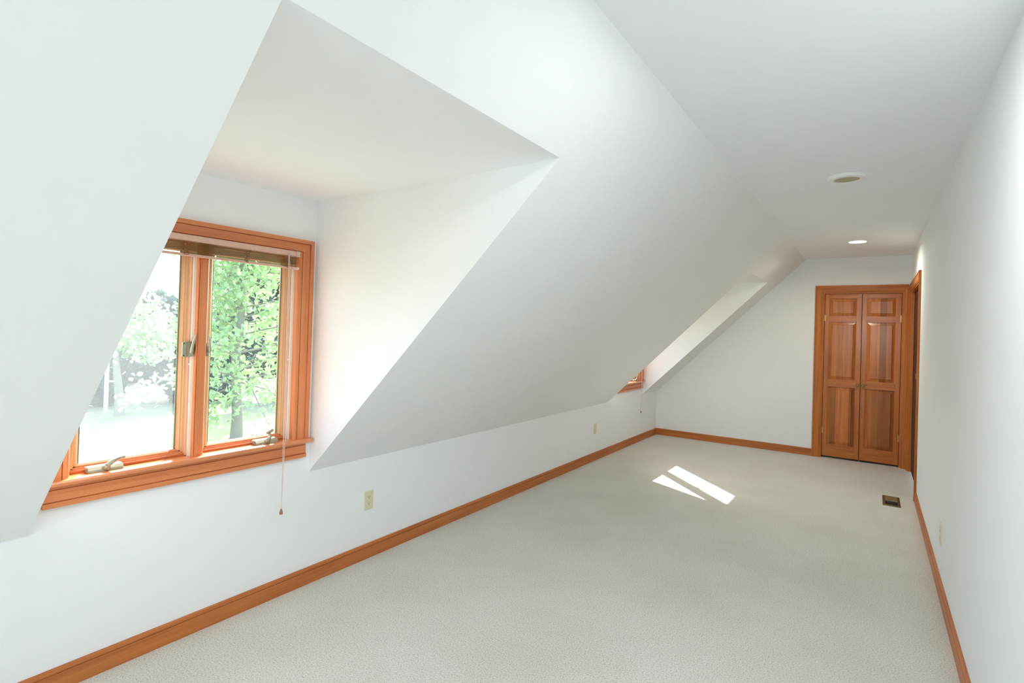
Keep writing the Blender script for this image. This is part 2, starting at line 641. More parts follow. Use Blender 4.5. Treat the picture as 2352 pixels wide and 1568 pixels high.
# right wall with a cased doorway by the far corner
DR = (6.10, 7.385, 2.005)
b = MB()
b.box(W, W + 0.12, YB - 0.12, DR[0], 0, H)
b.box(W, W + 0.12, DR[1], L + 0.12, 0, H)
b.box(W, W + 0.12, DR[0], DR[1], DR[2], H)
o = b.build('wall_right', M_WALL, kind='structure')
tag(o, 'tall plain white wall with a cased doorway at its far end', 'wall')

# far wall with the closet opening
CL = (2.052, 2.842, 2.005)
b = MB()
b.box(0, CL[0], L, L + 0.12, 0, H + 0.1)
b.box(CL[1], W, L, L + 0.12, 0, H + 0.1)
b.box(CL[0], CL[1], L, L + 0.12, CL[2], H + 0.1)
o = b.build('wall_far', M_WALL, kind='structure')
tag(o, 'white gable end wall around the folding closet doors', 'wall')
b = MB()
b.box(CL[0] - 0.2, CL[1] + 0.07, L + 0.8, L + 0.9, 0, 2.3)
b.box(CL[0] - 0.3, CL[0] - 0.2, L + 0.12, L + 0.9, 0, 2.3)
b.box(CL[0] - 0.3, W + 0.12, L + 0.12, L + 0.9, 2.3, 2.4)
b.box(W, W + 0.12, L + 0.12, L + 0.9, 0, 2.3)
b.build('wall_closet', M_WALL, kind='structure')

# end wall behind the camera, with an opening added for the fill light
b = MB()
FILL_WIN = (1.72, 2.74, 1.2, 2.1)
b.box(0, FILL_WIN[0], YB - 0.12, YB, 0, H + 0.1)
b.box(FILL_WIN[1], W, YB - 0.12, YB, 0, H + 0.1)
b.box(FILL_WIN[0], FILL_WIN[1], YB - 0.12, YB, 0, FILL_WIN[2])
b.box(FILL_WIN[0], FILL_WIN[1], YB - 0.12, YB, FILL_WIN[3], H + 0.1)
b.build('wall_back', M_WALL, kind='structure')
w3 = empty('window_3', (2.23, YB, 1.2), kind='structure')  # unseen window, added to frame the fill light
CASP = [(0, 0), (0.085, 0), (0.085, 0.022), (0.068, 0.022), (0.066, 0.017), (0.016, 0.015), (0.012, 0.012), (0, 0.010)]
MB().mold((FILL_WIN[0], YB, FILL_WIN[3]), (FILL_WIN[1], YB, FILL_WIN[3]), (0, 0, 1), (0, 1, 0), CASP, 1, 1).build('head_casing', CAS_X, w3)
MB().mold((FILL_WIN[0], YB, FILL_WIN[2]), (FILL_WIN[0], YB, FILL_WIN[3]), (-1, 0, 0), (0, 1, 0), CASP, 1, 1).build('side_casing', CAS_Z, w3)
MB().mold((FILL_WIN[1], YB, FILL_WIN[2]), (FILL_WIN[1], YB, FILL_WIN[3]), (1, 0, 0), (0, 1, 0), CASP, 1, 1).build('side_casing', CAS_Z, w3)
MB().mold((FILL_WIN[0], YB, FILL_WIN[2]), (FILL_WIN[1], YB, FILL_WIN[2]), (0, 0, -1), (0, 1, 0), CASP, 1, 1).build('sill_casing', CAS_X, w3)

# ------------------------------------------------------------------ baseboards
BBP = [(0, 0), (0.089, 0), (0.089, 0.005), (0.085, 0.009), (0.078, 0.0115), (0.0715, 0.012), (0.0705, 0.009), (0.0690, 0.009), (0.0685, 0.014), (0, 0.015)]
o = MB().mold((0, YB, 0), (0, L, 0), (0, 0, 1), (1, 0, 0), BBP).build('baseboard_left', BASE_Y, kind='structure')
tag(o, 'reddish fir baseboard along the foot of the knee wall', 'baseboard')
o = MB().mold((0.01, L, 0), (CL[0] - 0.08, L, 0), (0, 0, 1), (0, -1, 0), BBP).build('baseboard_far', BASE_X, kind='structure')
tag(o, 'reddish fir baseboard along the gable wall up to the closet', 'baseboard')
o = MB().mold((W, YB, 0), (W, 6.028, 0), (0, 0, 1), (-1, 0, 0), BBP).build('baseboard_right', BASE_Y, kind='structure')
tag(o, 'reddish fir baseboard along the tall plain wall', 'baseboard')

# ------------------------------------------------------------------ closet doors (door_1)
d1 = empty('door_1', ((CL[0] + CL[1]) / 2, L, 0), 'glossy reddish fir bifold closet doors with raised panels in the gable wall', 'closet door', kind='structure')
DCP = [(0, 0), (0.088, 0), (0.088, 0.021), (0.074, 0.021), (0.072, 0.017), (0.045, 0.0185), (0.018, 0.0155), (0.012, 0.012), (0, 0.010)]
MB().mold((CL[0], L, CL[2]), (CL[1], L, CL[2]), (0, 0, 1), (0, -1, 0), DCP, 1, 0.55).build('head_casing', CAS_X, d1)
MB().mold((CL[0], L, 0), (CL[0], L, CL[2]), (-1, 0, 0), (0, -1, 0), DCP, 0, 1).build('side_casing', CAS_Z, d1)
DCP2 = [(u * 0.74, v) for u, v in DCP]
MB().mold((CL[1], L, 0), (CL[1], L, CL[2] + 0.04), (1, 0, 0), (0, -1, 0), DCP2, 0, 0.6).build('side_casing', CAS_Z, d1)
b = MB()
b.box(CL[0] - 0.002, CL[0] + 0.012, L, L + 0.12, 0, CL[2])
b.box(CL[1] - 0.012, CL[1] + 0.002, L, L + 0.12, 0, CL[2])
b.box(CL[0] + 0.012, CL[1] - 0.012, L, L + 0.12, CL[2] - 0.012, CL[2] + 0.002)
b.build('jamb', CAS_Z, d1)


def closet_leaf(x0, x1, hinge_left, ang):
    g = empty('leaf', (0, 0, 0))
    hx = x0 if hinge_left else x1
    g.parent = d1
    g.location = Vector((hx, L + 0.012, 0)) - world_loc(d1)
    T = 0.034
    ya, yb = L + 0.012, L + 0.012 + T
    st = 0.046
    zr = [(0.022, 0.165), (0.868, 0.955), (1.655, 1.722), (1.938, 1.990)]
    for a0, a1 in ((x0, x0 + st), (x1 - st, x1)):
        MB().box(a0, a1, ya, yb, 0.022, 1.990).build('stile', DOOR_Z, g, bevel=0.003)
    for z0, z1 in zr:
        MB().box(x0 + st, x1 - st, ya + 0.001, yb, z0, z1).build('rail', DOOR_X, g, bevel=0.003)
    for i in range(3):
        z0, z1 = zr[i][1], zr[i + 1][0]
        p0, p1 = x0 + st, x1 - st
        b = MB()
        yr, yf, bv, lip = ya + 0.018, ya + 0.006, 0.03, 0.006
        rings = []
        for ins, yy in ((0, yr), (lip, yr), (lip + bv, yf + 0.004), (lip + bv + 0.003, yf)):
            rings += [(p0 + ins, yy, z0 + ins), (p1 - ins, yy, z0 + ins), (p1 - ins, yy, z1 - ins), (p0 + ins, yy, z1 - ins)]
        fs = []
        for r in range(3):
            for k in range(4):
                fs.append((r * 4 + k, r * 4 + (k + 1) % 4, r * 4 + 4 + (k + 1) % 4, r * 4 + 4 + k))
        fs.append((12, 13, 14, 15))
        rings += [(p0, yb, z0), (p1, yb, z0), (p1, yb, z1), (p0, yb, z1)]
        fs.append((16, 17, 18, 19))
        fs += [(k, (k + 1) % 4, 16 + (k + 1) % 4, 16 + k) for k in range(4)]
        b.add(rings, fs).build('raised_panel', PANEL, g)
    kx = x1 - st * 0.55 if hinge_left else x0 + st * 0.55
    MB().lathe((kx, ya, 0.905), (0, -1, 0), [(0.013, 0), (0.012, 0.004), (0.006, 0.008), (0.006, 0.016), (0.013, 0.021), (0.0165, 0.028), (0.013, 0.034), (0.0, 0.036)], 20).build('knob', BRASS, g, smooth=True, label='small aged brass knob')
    hxo = x0 - 0.003 if hinge_left else x1 + 0.003
    for z in (0.33, 1.70):
        hb = MB()
        hb.tube([(hxo, ya - 0.006, z - 0.04), (hxo, ya - 0.006, z + 0.04)], 0.006, 10)
        hb.box(hxo - 0.012, hxo + 0.012, ya - 0.003, ya + 0.001, z - 0.038, z + 0.038)
        hb.build('hinge', BRASS2, g, label='small bright brass hinge')
    g.rotation_euler.z = ang
    return g


closet_leaf(CL[0] + 0.016, 2.4445, True, math.radians(-0.5))
closet_leaf(2.4505, CL[1] - 0.016, False, math.radians(-0.7))

# ------------------------------------------------------------------ cased doorway in the right wall (door_2)
d2 = empty('door_2', (W, (DR[0] + DR[1]) / 2, 0), 'cased doorway with doors coloured dark as its shade at the far end of the tall wall', 'door', kind='structure')
RCP = [(0, 0), (0.074, 0), (0.074, 0.020), (0.062, 0.020), (0.06, 0.016), (0.018, 0.0145), (0.012, 0.012), (0, 0.010)]
MB().mold((W, DR[0], 0), (W, DR[0], DR[2]), (0, -1, 0), (-1, 0, 0), RCP, 0, 1).build('side_casing', CAS_Z, d2)
MB().mold((W, DR[1], 0), (W, DR[1], DR[2]), (0, 1, 0), (-1, 0, 0), RCP, 0, 1).build('side_casing', CAS_Z, d2)
MB().mold((W, DR[0], DR[2]), (W, DR[1], DR[2]), (0, 0, 1), (-1, 0, 0), [(u * 1.17, v) for u, v in RCP], 0.85, 0.85).build('head_casing', CAS_Y, d2)
b = MB()
b.box(W - 0.004, W + 0.122, DR[0] - 0.002, DR[0] + 0.014, 0, DR[2])
b.box(W - 0.004, W + 0.122, DR[1] - 0.014, DR[1] + 0.002, 0, DR[2])
b.box(W - 0.004, W + 0.122, DR[0] + 0.014, DR[1] - 0.014, DR[2] - 0.014, DR[2] + 0.002)
b.build('jamb', CAS_Z, d2)
mid = (DR[0] + DR[1]) / 2
for a0, a1 in ((DR[0] + 0.016, mid - 0.002), (mid + 0.002, DR[1] - 0.016)):
    lf = MB().box(W + 0.022, W + 0.056, a0, a1, 0.015, DR[2] - 0.016).build('leaf', DOORWAY_SHADE, d2, bevel=0.003, label='door leaf coloured dark for the unlit doorway')
    for z0, z1 in ((0.2, 0.86), (0.97, 1.86)):
        MB().mold((W + 0.022, a0 + 0.1, z0), (W + 0.022, a1 - 0.1, z0), (0, 0, 1), (-1, 0, 0), [(0, 0), (z1 - z0, 0), (z1 - z0 - 0.02, 0.006), (0.02, 0.006)]).build('raised_panel', DOORWAY_SHADE, lf)
MB().box(W - 0.0215, W - 0.0195, DR[0] - 0.03, DR[0] - 0.012, 1.10, 1.15).build('strike_plate', BRASS2, d2, label='small bright brass plate')

# ------------------------------------------------------------------ dormer windows


def dormer_window(n, w, lbl):
    yc, hf = w['y'], w['half']
    yi0, yi1 = yc - hf + 0.085, yc + hf - 0.085           # jamb inner faces
    X0 = 0.0
    root = empty('window_%d' % n, (0, yc, Z_STOOL), lbl, 'window', kind='structure')
    prof = [(0, 0), (0.087, 0), (0.087, 0.026), (0.067, 0.026), (0.0662, 0.013), (0.0650, 0.013), (0.0645, 0.019), (0.025, 0.017), (0.0235, 0.009), (0.0215, 0.009), (0.021, 0.015), (0.010, 0.017), (0.004, 0.013), (0, 0.008)]
    MB().mold((X0, yi0, Z_HEAD), (X0, yi1, Z_HEAD), (0, 0, 1), (1, 0, 0), prof, 1, 1).build('head_casing', WIN_Y, root)
    MB().mold((X0, yi0, Z_STOOL), (X0, yi0, Z_HEAD), (0, -1, 0), (1, 0, 0), prof, 0, 1).build('side_casing', WIN_Z, root)
    MB().mold((X0, yi1, Z_STOOL), (X0, yi1, Z_HEAD), (0, 1, 0), (1, 0, 0), prof, 0, 1).build('side_casing', WIN_Z, root)
    # stool with a rounded nose, and the moulded apron beneath
    nose = [(-0.06, 0), (-0.06, -0.022)] + [(0.040 + 0.0065 * math.cos(t), -0.011 + 0.011 * math.sin(t)) for t in [math.radians(a) for a in range(-90, 91, 18)]]
    MB().mold((0, yc - hf - 0.016, Z_STOOL), (0, yc + hf + 0.016, Z_STOOL), (1, 0, 0), (0, 0, 1), nose).build('stool', STOOL_Y, root, smooth=True)
    za = Z_STOOL - 0.022
    apr = [(0, 0), (0.080, 0), (0.080, 0.024), (0.061, 0.024), (0.0600, 0.012), (0.0586, 0.012), (0.058, 0.018), (0.016, 0.016), (0.0150, 0.010), (0.0138, 0.010), (0.013, 0.015), (0, 0.015)]
    MB().mold((X0, yc - hf + 0.006, za), (X0, yc + hf - 0.006, za), (0, 0, -1), (1, 0, 0), apr, 0, 0).build('apron', WIN_Y, root)
    # jamb liner
    j = MB()
    j.box(-0.13, 0.001, yi0 - 0.014, yi0, Z_STOOL, Z_HEAD)
    j.box(-0.13, 0.001, yi1, yi1 + 0.014, Z_STOOL, Z_HEAD)
    j.build('jamb', WIN_Z, root)
    MB().box(-0.13, 0.001, yi0 - 0.014, yi1 + 0.014, Z_HEAD, Z_HEAD + 0.014).build('head_jamb', WIN_Y, root)
    MB().box(-0.17, -0.058, yi0, yi1, Z_STOOL - 0.03, Z_STOOL - 0.002).build('sill', WIN_Y, root)
    # centre post: moulded, flush with the wall
    mp = [(-0.024, -0.13), (-0.024, -0.004), (-0.0225, -0.001), (-0.019, 0.0), (-0.0165, -0.003), (-0.015, 0.002), (0.019, 0.002), (0.022, -0.001), (0.024, -0.004), (0.024, -0.13)]
    MB().mold((0, yc, Z_STOOL), (0, yc, Z_HEAD), (0, 1, 0), (1, 0, 0), mp).build('mullion', WIN_Z, root)
    for s in (-1, 1):
        a0, a1 = (yi0, yc - 0.024) if s < 0 else (yc + 0.024, yi1)
        # stops against the jambs
        for e, dd in ((a0, 1), (a1, -1)):
            st = [(0, -0.034), (0.010, -0.034), (0.010, -0.022), (0.0, -0.018)]
            MB().mold((0, e, Z_STOOL), (0, e, Z_HEAD), (0, dd, 0), (1, 0, 0), st).build('stop', SCREENF2, root)
        sash = empty('sash', (0, 0, 0))
        sash.parent = root
        sash.location = Vector((-0.05, (a0 + a1) / 2, Z_STOOL)) - world_loc(root)
        sp = [(0, -0.085), (0, -0.042), (0.014, -0.038), (0.017, -0.043), (0.021, -0.046), (0.026, -0.046), (0.030, -0.051), (0.036, -0.051), (0.045, -0.060), (0.045, -0.085)]
        g0, g1, gz0, gz1 = a0 + 0.045, a1 - 0.045, Z_STOOL + 0.033, Z_HEAD - 0.045
        MB().mold((0, a0, Z_STOOL + 0.002), (0, a0, Z_HEAD - 0.002), (0, 1, 0), (1, 0, 0), sp).build('stile', PALE_Z, sash)
        MB().mold((0, a1, Z_STOOL + 0.002), (0, a1, Z_HEAD - 0.002), (0, -1, 0), (1, 0, 0), sp).build('stile', PALE_Z, sash)
        sb = [(u * 0.033 / 0.045, v) for u, v in sp]
        MB().mold((0, a0 + 0.002, Z_STOOL), (0, a1 - 0.002, Z_STOOL), (0, 0, 1), (1, 0, 0), sb, 0, 0).build('bottom_rail', WIN_Y, sash)
        MB().mold((0, a0 + 0.002, Z_HEAD), (0, a1 - 0.002, Z_HEAD), (0, 0, -1), (1, 0, 0), sp, 0, 0).build('top_rail', WIN_Y, sash)
        MB().box(-0.074, -0.070, g0 - 0.004, g1 + 0.004, gz0 - 0.004, gz1 + 0.004).build('glass_pane', GLASS_DUSTY if s < 0 else GLASS_CLEAR, sash)
        gs = MB()
        for q0, q1, q2, q3 in ((g0 - 0.002, g0 + 0.006, gz0, gz1), (g1 - 0.006, g1 + 0.002, gz0, gz1)):
            gs.box(-0.069, -0.0655, q0, q1, q2, q3)
        gs.build('glazing_seal', GREENSEAL, sash)
        # side screen-clip strip and its white button, on the sash side nearest +y
        e = a1
        MB().box(-0.041, -0.0335, e - 0.017, e - 0.001, Z_STOOL + 0.004, Z_HEAD - 0.004).build('weatherstrip', SCREENF, sash, label='pinkish tan strip')
        MB().lathe((-0.0335, e - 0.009, 1.232 if s < 0 else 1.238), (1, 0, 0), [(0.006, 0), (0.006, 0.003), (0.004, 0.006), (0, 0.007)], 14).build('button', BUTTON, sash, label='white plastic button')
        # latch by the centre post
        lk = empty('sash_lock', (0, 0, 0))
        lk.parent = root
        e, dd = (a1, -1) if s < 0 else (a0, 1)
        lk.location = Vector((-0.03, e, 1.30)) - world_loc(root)
        pb = MB()
        pw = 0.046 if s < 0 else 0.020
        pb.prism([(-0.032, e, 1.266), (-0.032, e + dd * 0.004, 1.266), (-0.032, e + dd * (pw - 0.003), 1.267), (-0.032, e + dd * pw, 1.271), (-0.032, e + dd * pw, 1.331), (-0.032, e + dd * (pw - 0.003), 1.335), (-0.032, e, 1.336)], (0.010, 0, 0))
        pb.build('plate', PEWTER, lk, bevel=0.0015)
        pb = MB()
        pb.box(-0.024, -0.010, e + dd * 0.002, e + dd * pw * 0.62, 1.268, 1.334)
        pb.build('housing', PEWTER, lk, bevel=0.004)
        lv = [(-0.008, e + dd * 0.016, 1.284), (-0.005, e + dd * 0.016, 1.292), (-0.002, e + dd * 0.015, 1.310), (0.001, e + dd * 0.011, 1.335), (0.004, e + dd * 0.007, 1.355), (0.006, e + dd * 0.004, 1.369)]
        MB().tube(lv, [0.006, 0.008, 0.0075, 0.006, 0.0045, 0.003], 12).build('lever', PEWTER, lk, smooth=True)
        for zz in (1.273, 1.328):
            MB().lathe((-0.022, e + dd * (pw - 0.005), zz), (1, 0, 0), [(0.003, 0), (0.003, 0.001), (0, 0.0012)], 10).build('screw', SLOT, lk)
        # crank operator on the stool
        ck = empty('crank_operator', (0, 0, 0))
        ck.parent = root
        cy = yc - 0.352 if s < 0 else yc + 0.34
        ck.location = Vector((-0.01, cy, Z_STOOL)) - world_loc(root)
        h = MB()
        hl = 0.062
        h.prism([(-0.036, cy - hl, Z_STOOL), (0.004, cy - hl, Z_STOOL), (0.003, cy - hl, Z_STOOL + 0.008), (-0.012, cy - hl, Z_STOOL + 0.021), (-0.036, cy - hl, Z_STOOL + 0.024)], (0, 2 * hl, 0))
        h.build('housing', PEWTER, ck, bevel=0.003)
        MB().lathe((-0.006, cy + 0.002, Z_STOOL + 0.010), (0.75, 0, 0.66), [(0.014, 0), (0.014, 0.008), (0.011, 0.016), (0.007, 0.019), (0.0, 0.020)], 20).build('hub', PEWTER2, ck, smooth=True)
        if s < 0:
            arm = [(0.004, cy + 0.001, Z_STOOL + 0.022), (0.001, cy + 0.018, Z_STOOL + 0.034), (-0.004, cy + 0.040, Z_STOOL + 0.042), (-0.008, cy + 0.060, Z_STOOL + 0.045)]
            MB().tube(arm, [0.010, 0.0095, 0.008, 0.006], 10).build('crank_arm', PEWTER, ck, smooth=True)
            MB().lathe((-0.008, cy + 0.056, Z_STOOL + 0.045), (0, 1, 0), [(0.007, 0), (0.007, 0.010), (0.004, 0.012), (0, 0.0125)], 14).build('crank_knob', PEWTER2, ck, smooth=True)
        else:
            arm = [(0.004, cy + 0.001, Z_STOOL + 0.020), (0.006, cy + 0.012, Z_STOOL + 0.036), (0.007, cy + 0.008, Z_STOOL + 0.052), (0.008, cy + 0.004, Z_STOOL + 0.060)]
            MB().tube(arm, [0.010, 0.009, 0.0065, 0.006], 10).build('crank_arm', PEWTER, ck, smooth=True)
            MB().tube([(0.008, cy - 0.008, Z_STOOL + 0.056), (0.009, cy + 0.024, Z_STOOL + 0.070)], [0.0075, 0.008], 12).build('crank_knob', PEWTER2, ck, smooth=True)
    return root


dormer_window(1, W1, 'orange fir double casement window in the big dormer beside the camera')
dormer_window(2, W2, 'orange fir casement window mostly hidden in the far dormer')

# ------------------------------------------------------------------ raised blinds


def blind(w, lbl, cord_z, head_z):
    yc, hf = w['y'], w['half']
    y0, y1 = yc - hf + 0.088, yc + hf - 0.098
    root = empty('window_blind', (0.03, yc, head_z), lbl, 'blind')
    MB().box(0.018, 0.046, y0, y1 - 0.024, head_z - 0.027, head_z).build('head_rail', RAIL, root, bevel=0.002)
    for a0, a1 in ((y0 - 0.004, y0 + 0.001), (y1 - 0.025, y1)):
        MB().box(0.016, 0.048, a0, a1, head_z - 0.029, head_z + 0.001).build('end_cap', RAILCAP, root, bevel=0.002)
    st = MB()
    n = 15
    zt, zb = head_z - 0.030, head_z - 0.084
    for i in range(n):
        z = zt + (zb - zt) * (i + .5) / n
        sk = rnd.uniform(-0.0009, 0.0009)
        st.prism([(0.024, y0 + 0.003, z - 0.0006 + sk), (0.032, y0 + 0.003, z + 0.0001 + sk), (0.040, y0 + 0.003, z - 0.0006 + sk), (0.040, y0 + 0.003, z + 0.0004 + sk), (0.032, y0 + 0.003, z + 0.0012 + sk), (0.024, y0 + 0.003, z + 0.0004 + sk)], (0, y1 - y0 - 0.012 - rnd.uniform(0, .004), 0))
    st.build('slats', M_SLAT, root, kind='stuff', label='stack of thin olive brown slats')
    MB().box(0.020, 0.044, y0, y1 - 0.004, zb - 0.0095, zb + 0.0012).build('bottom_rail', RAIL, root, bevel=0.003)
    for a0, a1 in ((y0 - 0.004, y0 + 0.006), (y1 - 0.014, y1 - 0.001)):
        MB().box(0.019, 0.045, a0, a1, zb - 0.0105, zb + 0.002).build('rail_cap', BUTTON, root, bevel=0.003, label='white end cap')
    for k, yy in enumerate((y0 + 0.10, yc - 0.10, yc + 0.175, y1 - 0.075)):
        wv = 0.014
        lc = MB()
        for q in range(26):
            z = zt - (zt - zb) * q / 25.0
            lc.tube([(0.0465 + rnd.uniform(-.001, .001), yy + rnd.uniform(-wv, wv), z), (0.0475, yy + rnd.uniform(-wv, wv), z - 0.006)], 0.0016, 5)
        lc.build('ladder_cord', CORD2, root, kind='stuff')
    cy = y1 - 0.070
    MB().tube([(0.048, cy, head_z - 0.012), (0.058, cy - 0.003, head_z - 0.10), (0.066, cy - 0.004, 0.85), (0.066, cy - 0.003, cord_z + 0.025)], 0.0016, 6).build('pull_cord', CORD, root)
    pc = MB().tube([(0.049, cy + 0.005, head_z - 0.012), (0.060, cy + 0.003, head_z - 0.10), (0.068, cy + 0.004, 0.85), (0.066, cy - 0.003, cord_z + 0.025)], 0.0016, 6).build('pull_cord', CORD, root)
    MB().lathe((0.066, cy - 0.003, cord_z), (0, 0, 1), [(0.0075, 0), (0.0085, 0.002), (0.0075, 0.010), (0.0055, 0.020), (0.003, 0.027), (0, 0.028)], 18).build('tassel', TASSEL, pc, smooth=True, label='brown wooden tassel')


blind(W1, 'olive brown slatted blind drawn up at the top of the big dormer window', 0.452, 1.813)
blind(W2, 'brown slatted blind with a long thin pull cord in the far dormer window', 0.40, 1.813)

# ------------------------------------------------------------------ electrical outlets


def outlet(loc, n, lbl, hh=0.0575, hw=0.0345):
    n = Vector(n)
    s = Vector((0, 0, 1)).cross(n)
    loc = Vector(loc)
    root = empty('electrical_outlet', loc, lbl, 'outlet', 'ivory wall outlets')

    def pt(a, z, d):
        return loc + s * a + Vector((0, 0, z)) + n * d
    b = MB()
    ring = []
    for ins, d in ((0, 0), (0, 0.003), (0.003, 0.0055), (0.006, 0.006)):
        ring += [pt(-hw + ins, -hh + ins, d), pt(hw - ins, -hh + ins, d), pt(hw - ins, hh - ins, d), pt(-hw + ins, hh - ins, d)]
    fs = [(3, 2, 1, 0), (12, 13, 14, 15)]
    for r in range(3):
        for k in range(4):
            fs.append((r * 4 + k, r * 4 + (k + 1) % 4, r * 4 + 4 + (k + 1) % 4, r * 4 + 4 + k))
    b.add(ring, fs).build('cover_plate', IVORY, root)
    for zc in (0.0195, -0.0195):
        b = MB()
        poly = []
        for k in range(24):
            t = 2 * math.pi * k / 24
            poly.append(pt(0.0165 * math.cos(t), zc + max(-0.0125, min(0.0125, 0.0165 * math.sin(t))), 0.0055))
        f = b.prism(poly, n * 0.0025).build('receptacle', IVORY2, root)
        for a, z0, z1 in ((-0.0063, -0.0015, 0.0075), (0.0063, -0.0005, 0.0065)):
            q = MB()
            q.prism([pt(a - 0.0012, zc + z0, 0.0079), pt(a + 0.0012, zc + z0, 0.0079), pt(a + 0.0012, zc + z1, 0.0079), pt(a - 0.0012, zc + z1, 0.0079)], n * 0.0004)
            q.build('slot', SLOT, f)
        MB().lathe(pt(0, zc - 0.0075, 0.0079), n, [(0.0026, 0), (0.0026, 0.0004), (0, 0.0004)], 12).build('ground_hole', SLOT, f)
    MB().lathe(pt(0, 0, 0.0058), n, [(0.0032, 0), (0.0028, 0.0012), (0, 0.0014)], 12).build('screw', IVORY2, root)


outlet((0, 2.237, 0.355), (1, 0, 0), 'ivory wall outlet on the knee wall nearest the big dormer')
outlet((0, 5.474, 0.355), (1, 0, 0), 'small ivory wall outlet on the knee wall near the far dormer')
outlet((W, 3.967, 0.328), (-1, 0, 0), 'ivory wall outlet seen edge-on on the tall plain wall', 0.062)

# ------------------------------------------------------------------ floor register
vx0, vx1, vy0, vy1 = 2.662, 2.792, 5.715, 6.055
reg = empty('floor_register', ((vx0 + vx1) / 2, (vy0 + vy1) / 2, 0.0), 'bronze floor register set in the carpet by the doorway', 'floor vent')
fr = 0.02
b = MB()
rg = []
for ins, z in ((0, 0.0), (0.003, 0.008), (fr, 0.009), (fr, 0.001)):
    rg += [(vx0 + ins, vy0 + ins, z), (vx1 - ins, vy0 + ins, z), (vx1 - ins, vy1 - ins, z), (vx0 + ins, vy1 - ins, z)]
b.add(rg, [(r * 4 + k, r * 4 + (k + 1) % 4, r * 4 + 4 + (k + 1) % 4, r * 4 + 4 + k) for r in range(3) for k in range(4)]).build('frame', BRONZE, reg)
MB().box(vx0 + fr, vx1 - fr, vy0 + fr, vy1 - fr, 0.0005, 0.0015).build('duct', DUCT_SHADE, reg, label='flat plate coloured dark for the shaded opening')  # dark plate in place of a hole, its shade put into the colour
ym = (vy0 + vy1) / 2 + 0.005
nb = 8
for i in range(nb):
    y = ym + (vy1 - fr - ym) * (i + 0.3) / nb
    MB().prism([(vx0 + fr, y, 0.002), (vx0 + fr, y + 0.012, 0.0075), (vx0 + fr, y + 0.0135, 0.0075), (vx0 + fr, y + 0.0015, 0.002)], (vx1 - vx0 - 2 * fr, 0, 0)).build('louver', BRONZE, reg)
MB().box(vx0 + fr, vx1 - fr, ym - 0.016, ym, 0.0015, 0.009).build('divider_bar', PEWTER2, reg, label='lighter metal bar')
for i in range(6):
    x = vx0 + fr + (vx1 - vx0 - 2 * fr) * (i + 1) / 7
    MB().box(x - 0.001, x + 0.001, vy0 + fr, ym - 0.016, 0.0015, 0.004).build('louver', DUCT_SHADE, reg)  # ribs take the same painted shade colour

# ------------------------------------------------------------------ ceiling lights
c1 = empty('ceiling_light', (2.41, 3.775, H), 'unlit round recessed ceiling light with wide white rim and beige lens', 'ceiling light')
MB().lathe((2.41, 3.775, H), (0, 0, -1), [(0.101, 0), (0.101, 0.010), (0.096, 0.017), (0.080, 0.021), (0.068, 0.019), (0.067, 0.006), (0.0665, 0.002)], 56).build('trim_ring', TRIMW, c1, smooth=True)
MB().lathe((2.41, 3.775, H), (0, 0, -1), [(0.0675, 0.004), (0.0675, 0.015), (0, 0.0155)], 48).build('lens', LENS, c1, smooth=True)
c2 = empty('ceiling_light', (2.415, 6.3, H), 'lit small round ceiling light glowing warm white near the closet', 'ceiling light')
MB().lathe((2.415, 6.3, H), (0, 0, -1), [(0.092, 0), (0.091, 0.004), (0.082, 0.007), (0.074, 0.006), (0.073, 0.002)], 56).build('trim_ring', M_CEIL, c2, smooth=True)
MB().lathe((2.415, 6.3, H), (0, 0, -1), [(0.074, 0.001), (0.073, 0.0065), (0, 0.008)], 48).build('lens', M_BULB, c2, smooth=True)


def lamp_light(x, y, watts, col, spread=180):
    d = bpy.data.lights.new('ceiling_lamp', 'AREA')
    d.shape = 'DISK'
    d.size = 0.14
    d.energy = watts
    d.color = col
    d.spread = math.radians(spread)
    o = bpy.data.objects.new('ceiling_lamp', d)
    o.location = (x, y, H - 0.012)
    C.objects.link(o)


lamp_light(2.415, 6.3, 10.0, (1.0, 0.97, 0.82), 165)
for ly in (1.55, -1.2):                     # added lamps continue the row out of view, brightening the near end
    cx = empty('ceiling_light', (2.415, ly, H), 'added round ceiling light overhead beside the camera, out of view' if ly > 0 else 'added round ceiling light behind the camera, out of view', 'ceiling light')
    MB().lathe((2.415, ly, H), (0, 0, -1), [(0.092, 0), (0.091, 0.004), (0.082, 0.007), (0.074, 0.006), (0.073, 0.002)], 40).build('trim_ring', M_CEIL, cx, smooth=True)
    MB().lathe((2.415, ly, H), (0, 0, -1), [(0.074, 0.001), (0.073, 0.0065), (0, 0.008)], 32).build('lens', M_BULB, cx, smooth=True)
    lamp_light(2.415, ly, 13.5 if ly > 0 else 4.0, (0.95, 0.97, 1.0))

# ------------------------------------------------------------------ outdoors
GZ = -2.9
b = MB()
b.box(-120, 30, -60, 110, GZ - 0.2, GZ)
o = b.build('ground', M_LAWN, kind='structure')
tag(o, 'sunlit mown lawn outside the dormer windows', 'lawn')

LEAF_V = [(0, -0.5, 0), (0.34, -0.22, 0.05), (0.42, 0.10, 0.09), (0.18, 0.34, 0.05), (0, 0.52, 0.0), (-0.18, 0.34, 0.05), (-0.42, 0.10, 0.09), (-0.34, -0.22, 0.05), (0, 0, 0.0)]
LEAF_F = [(8, 0, 1), (8, 1, 2), (8, 2, 3), (8, 3, 4), (8, 4, 5), (8, 5, 6), (8, 6, 7), (8, 7, 0)]


def leaf_matrix(p, size, r, flat=0.75):
    q = Matrix.Rotation(r.uniform(0, 6.283), 4, 'Z') @ Matrix.Rotation(r.gauss(0, flat), 4, 'X') @ Matrix.Rotation(r.gauss(0, flat), 4, 'Y')
    return Matrix.Translation(p) @ q @ Matrix.Diagonal((size, size, size, 1))


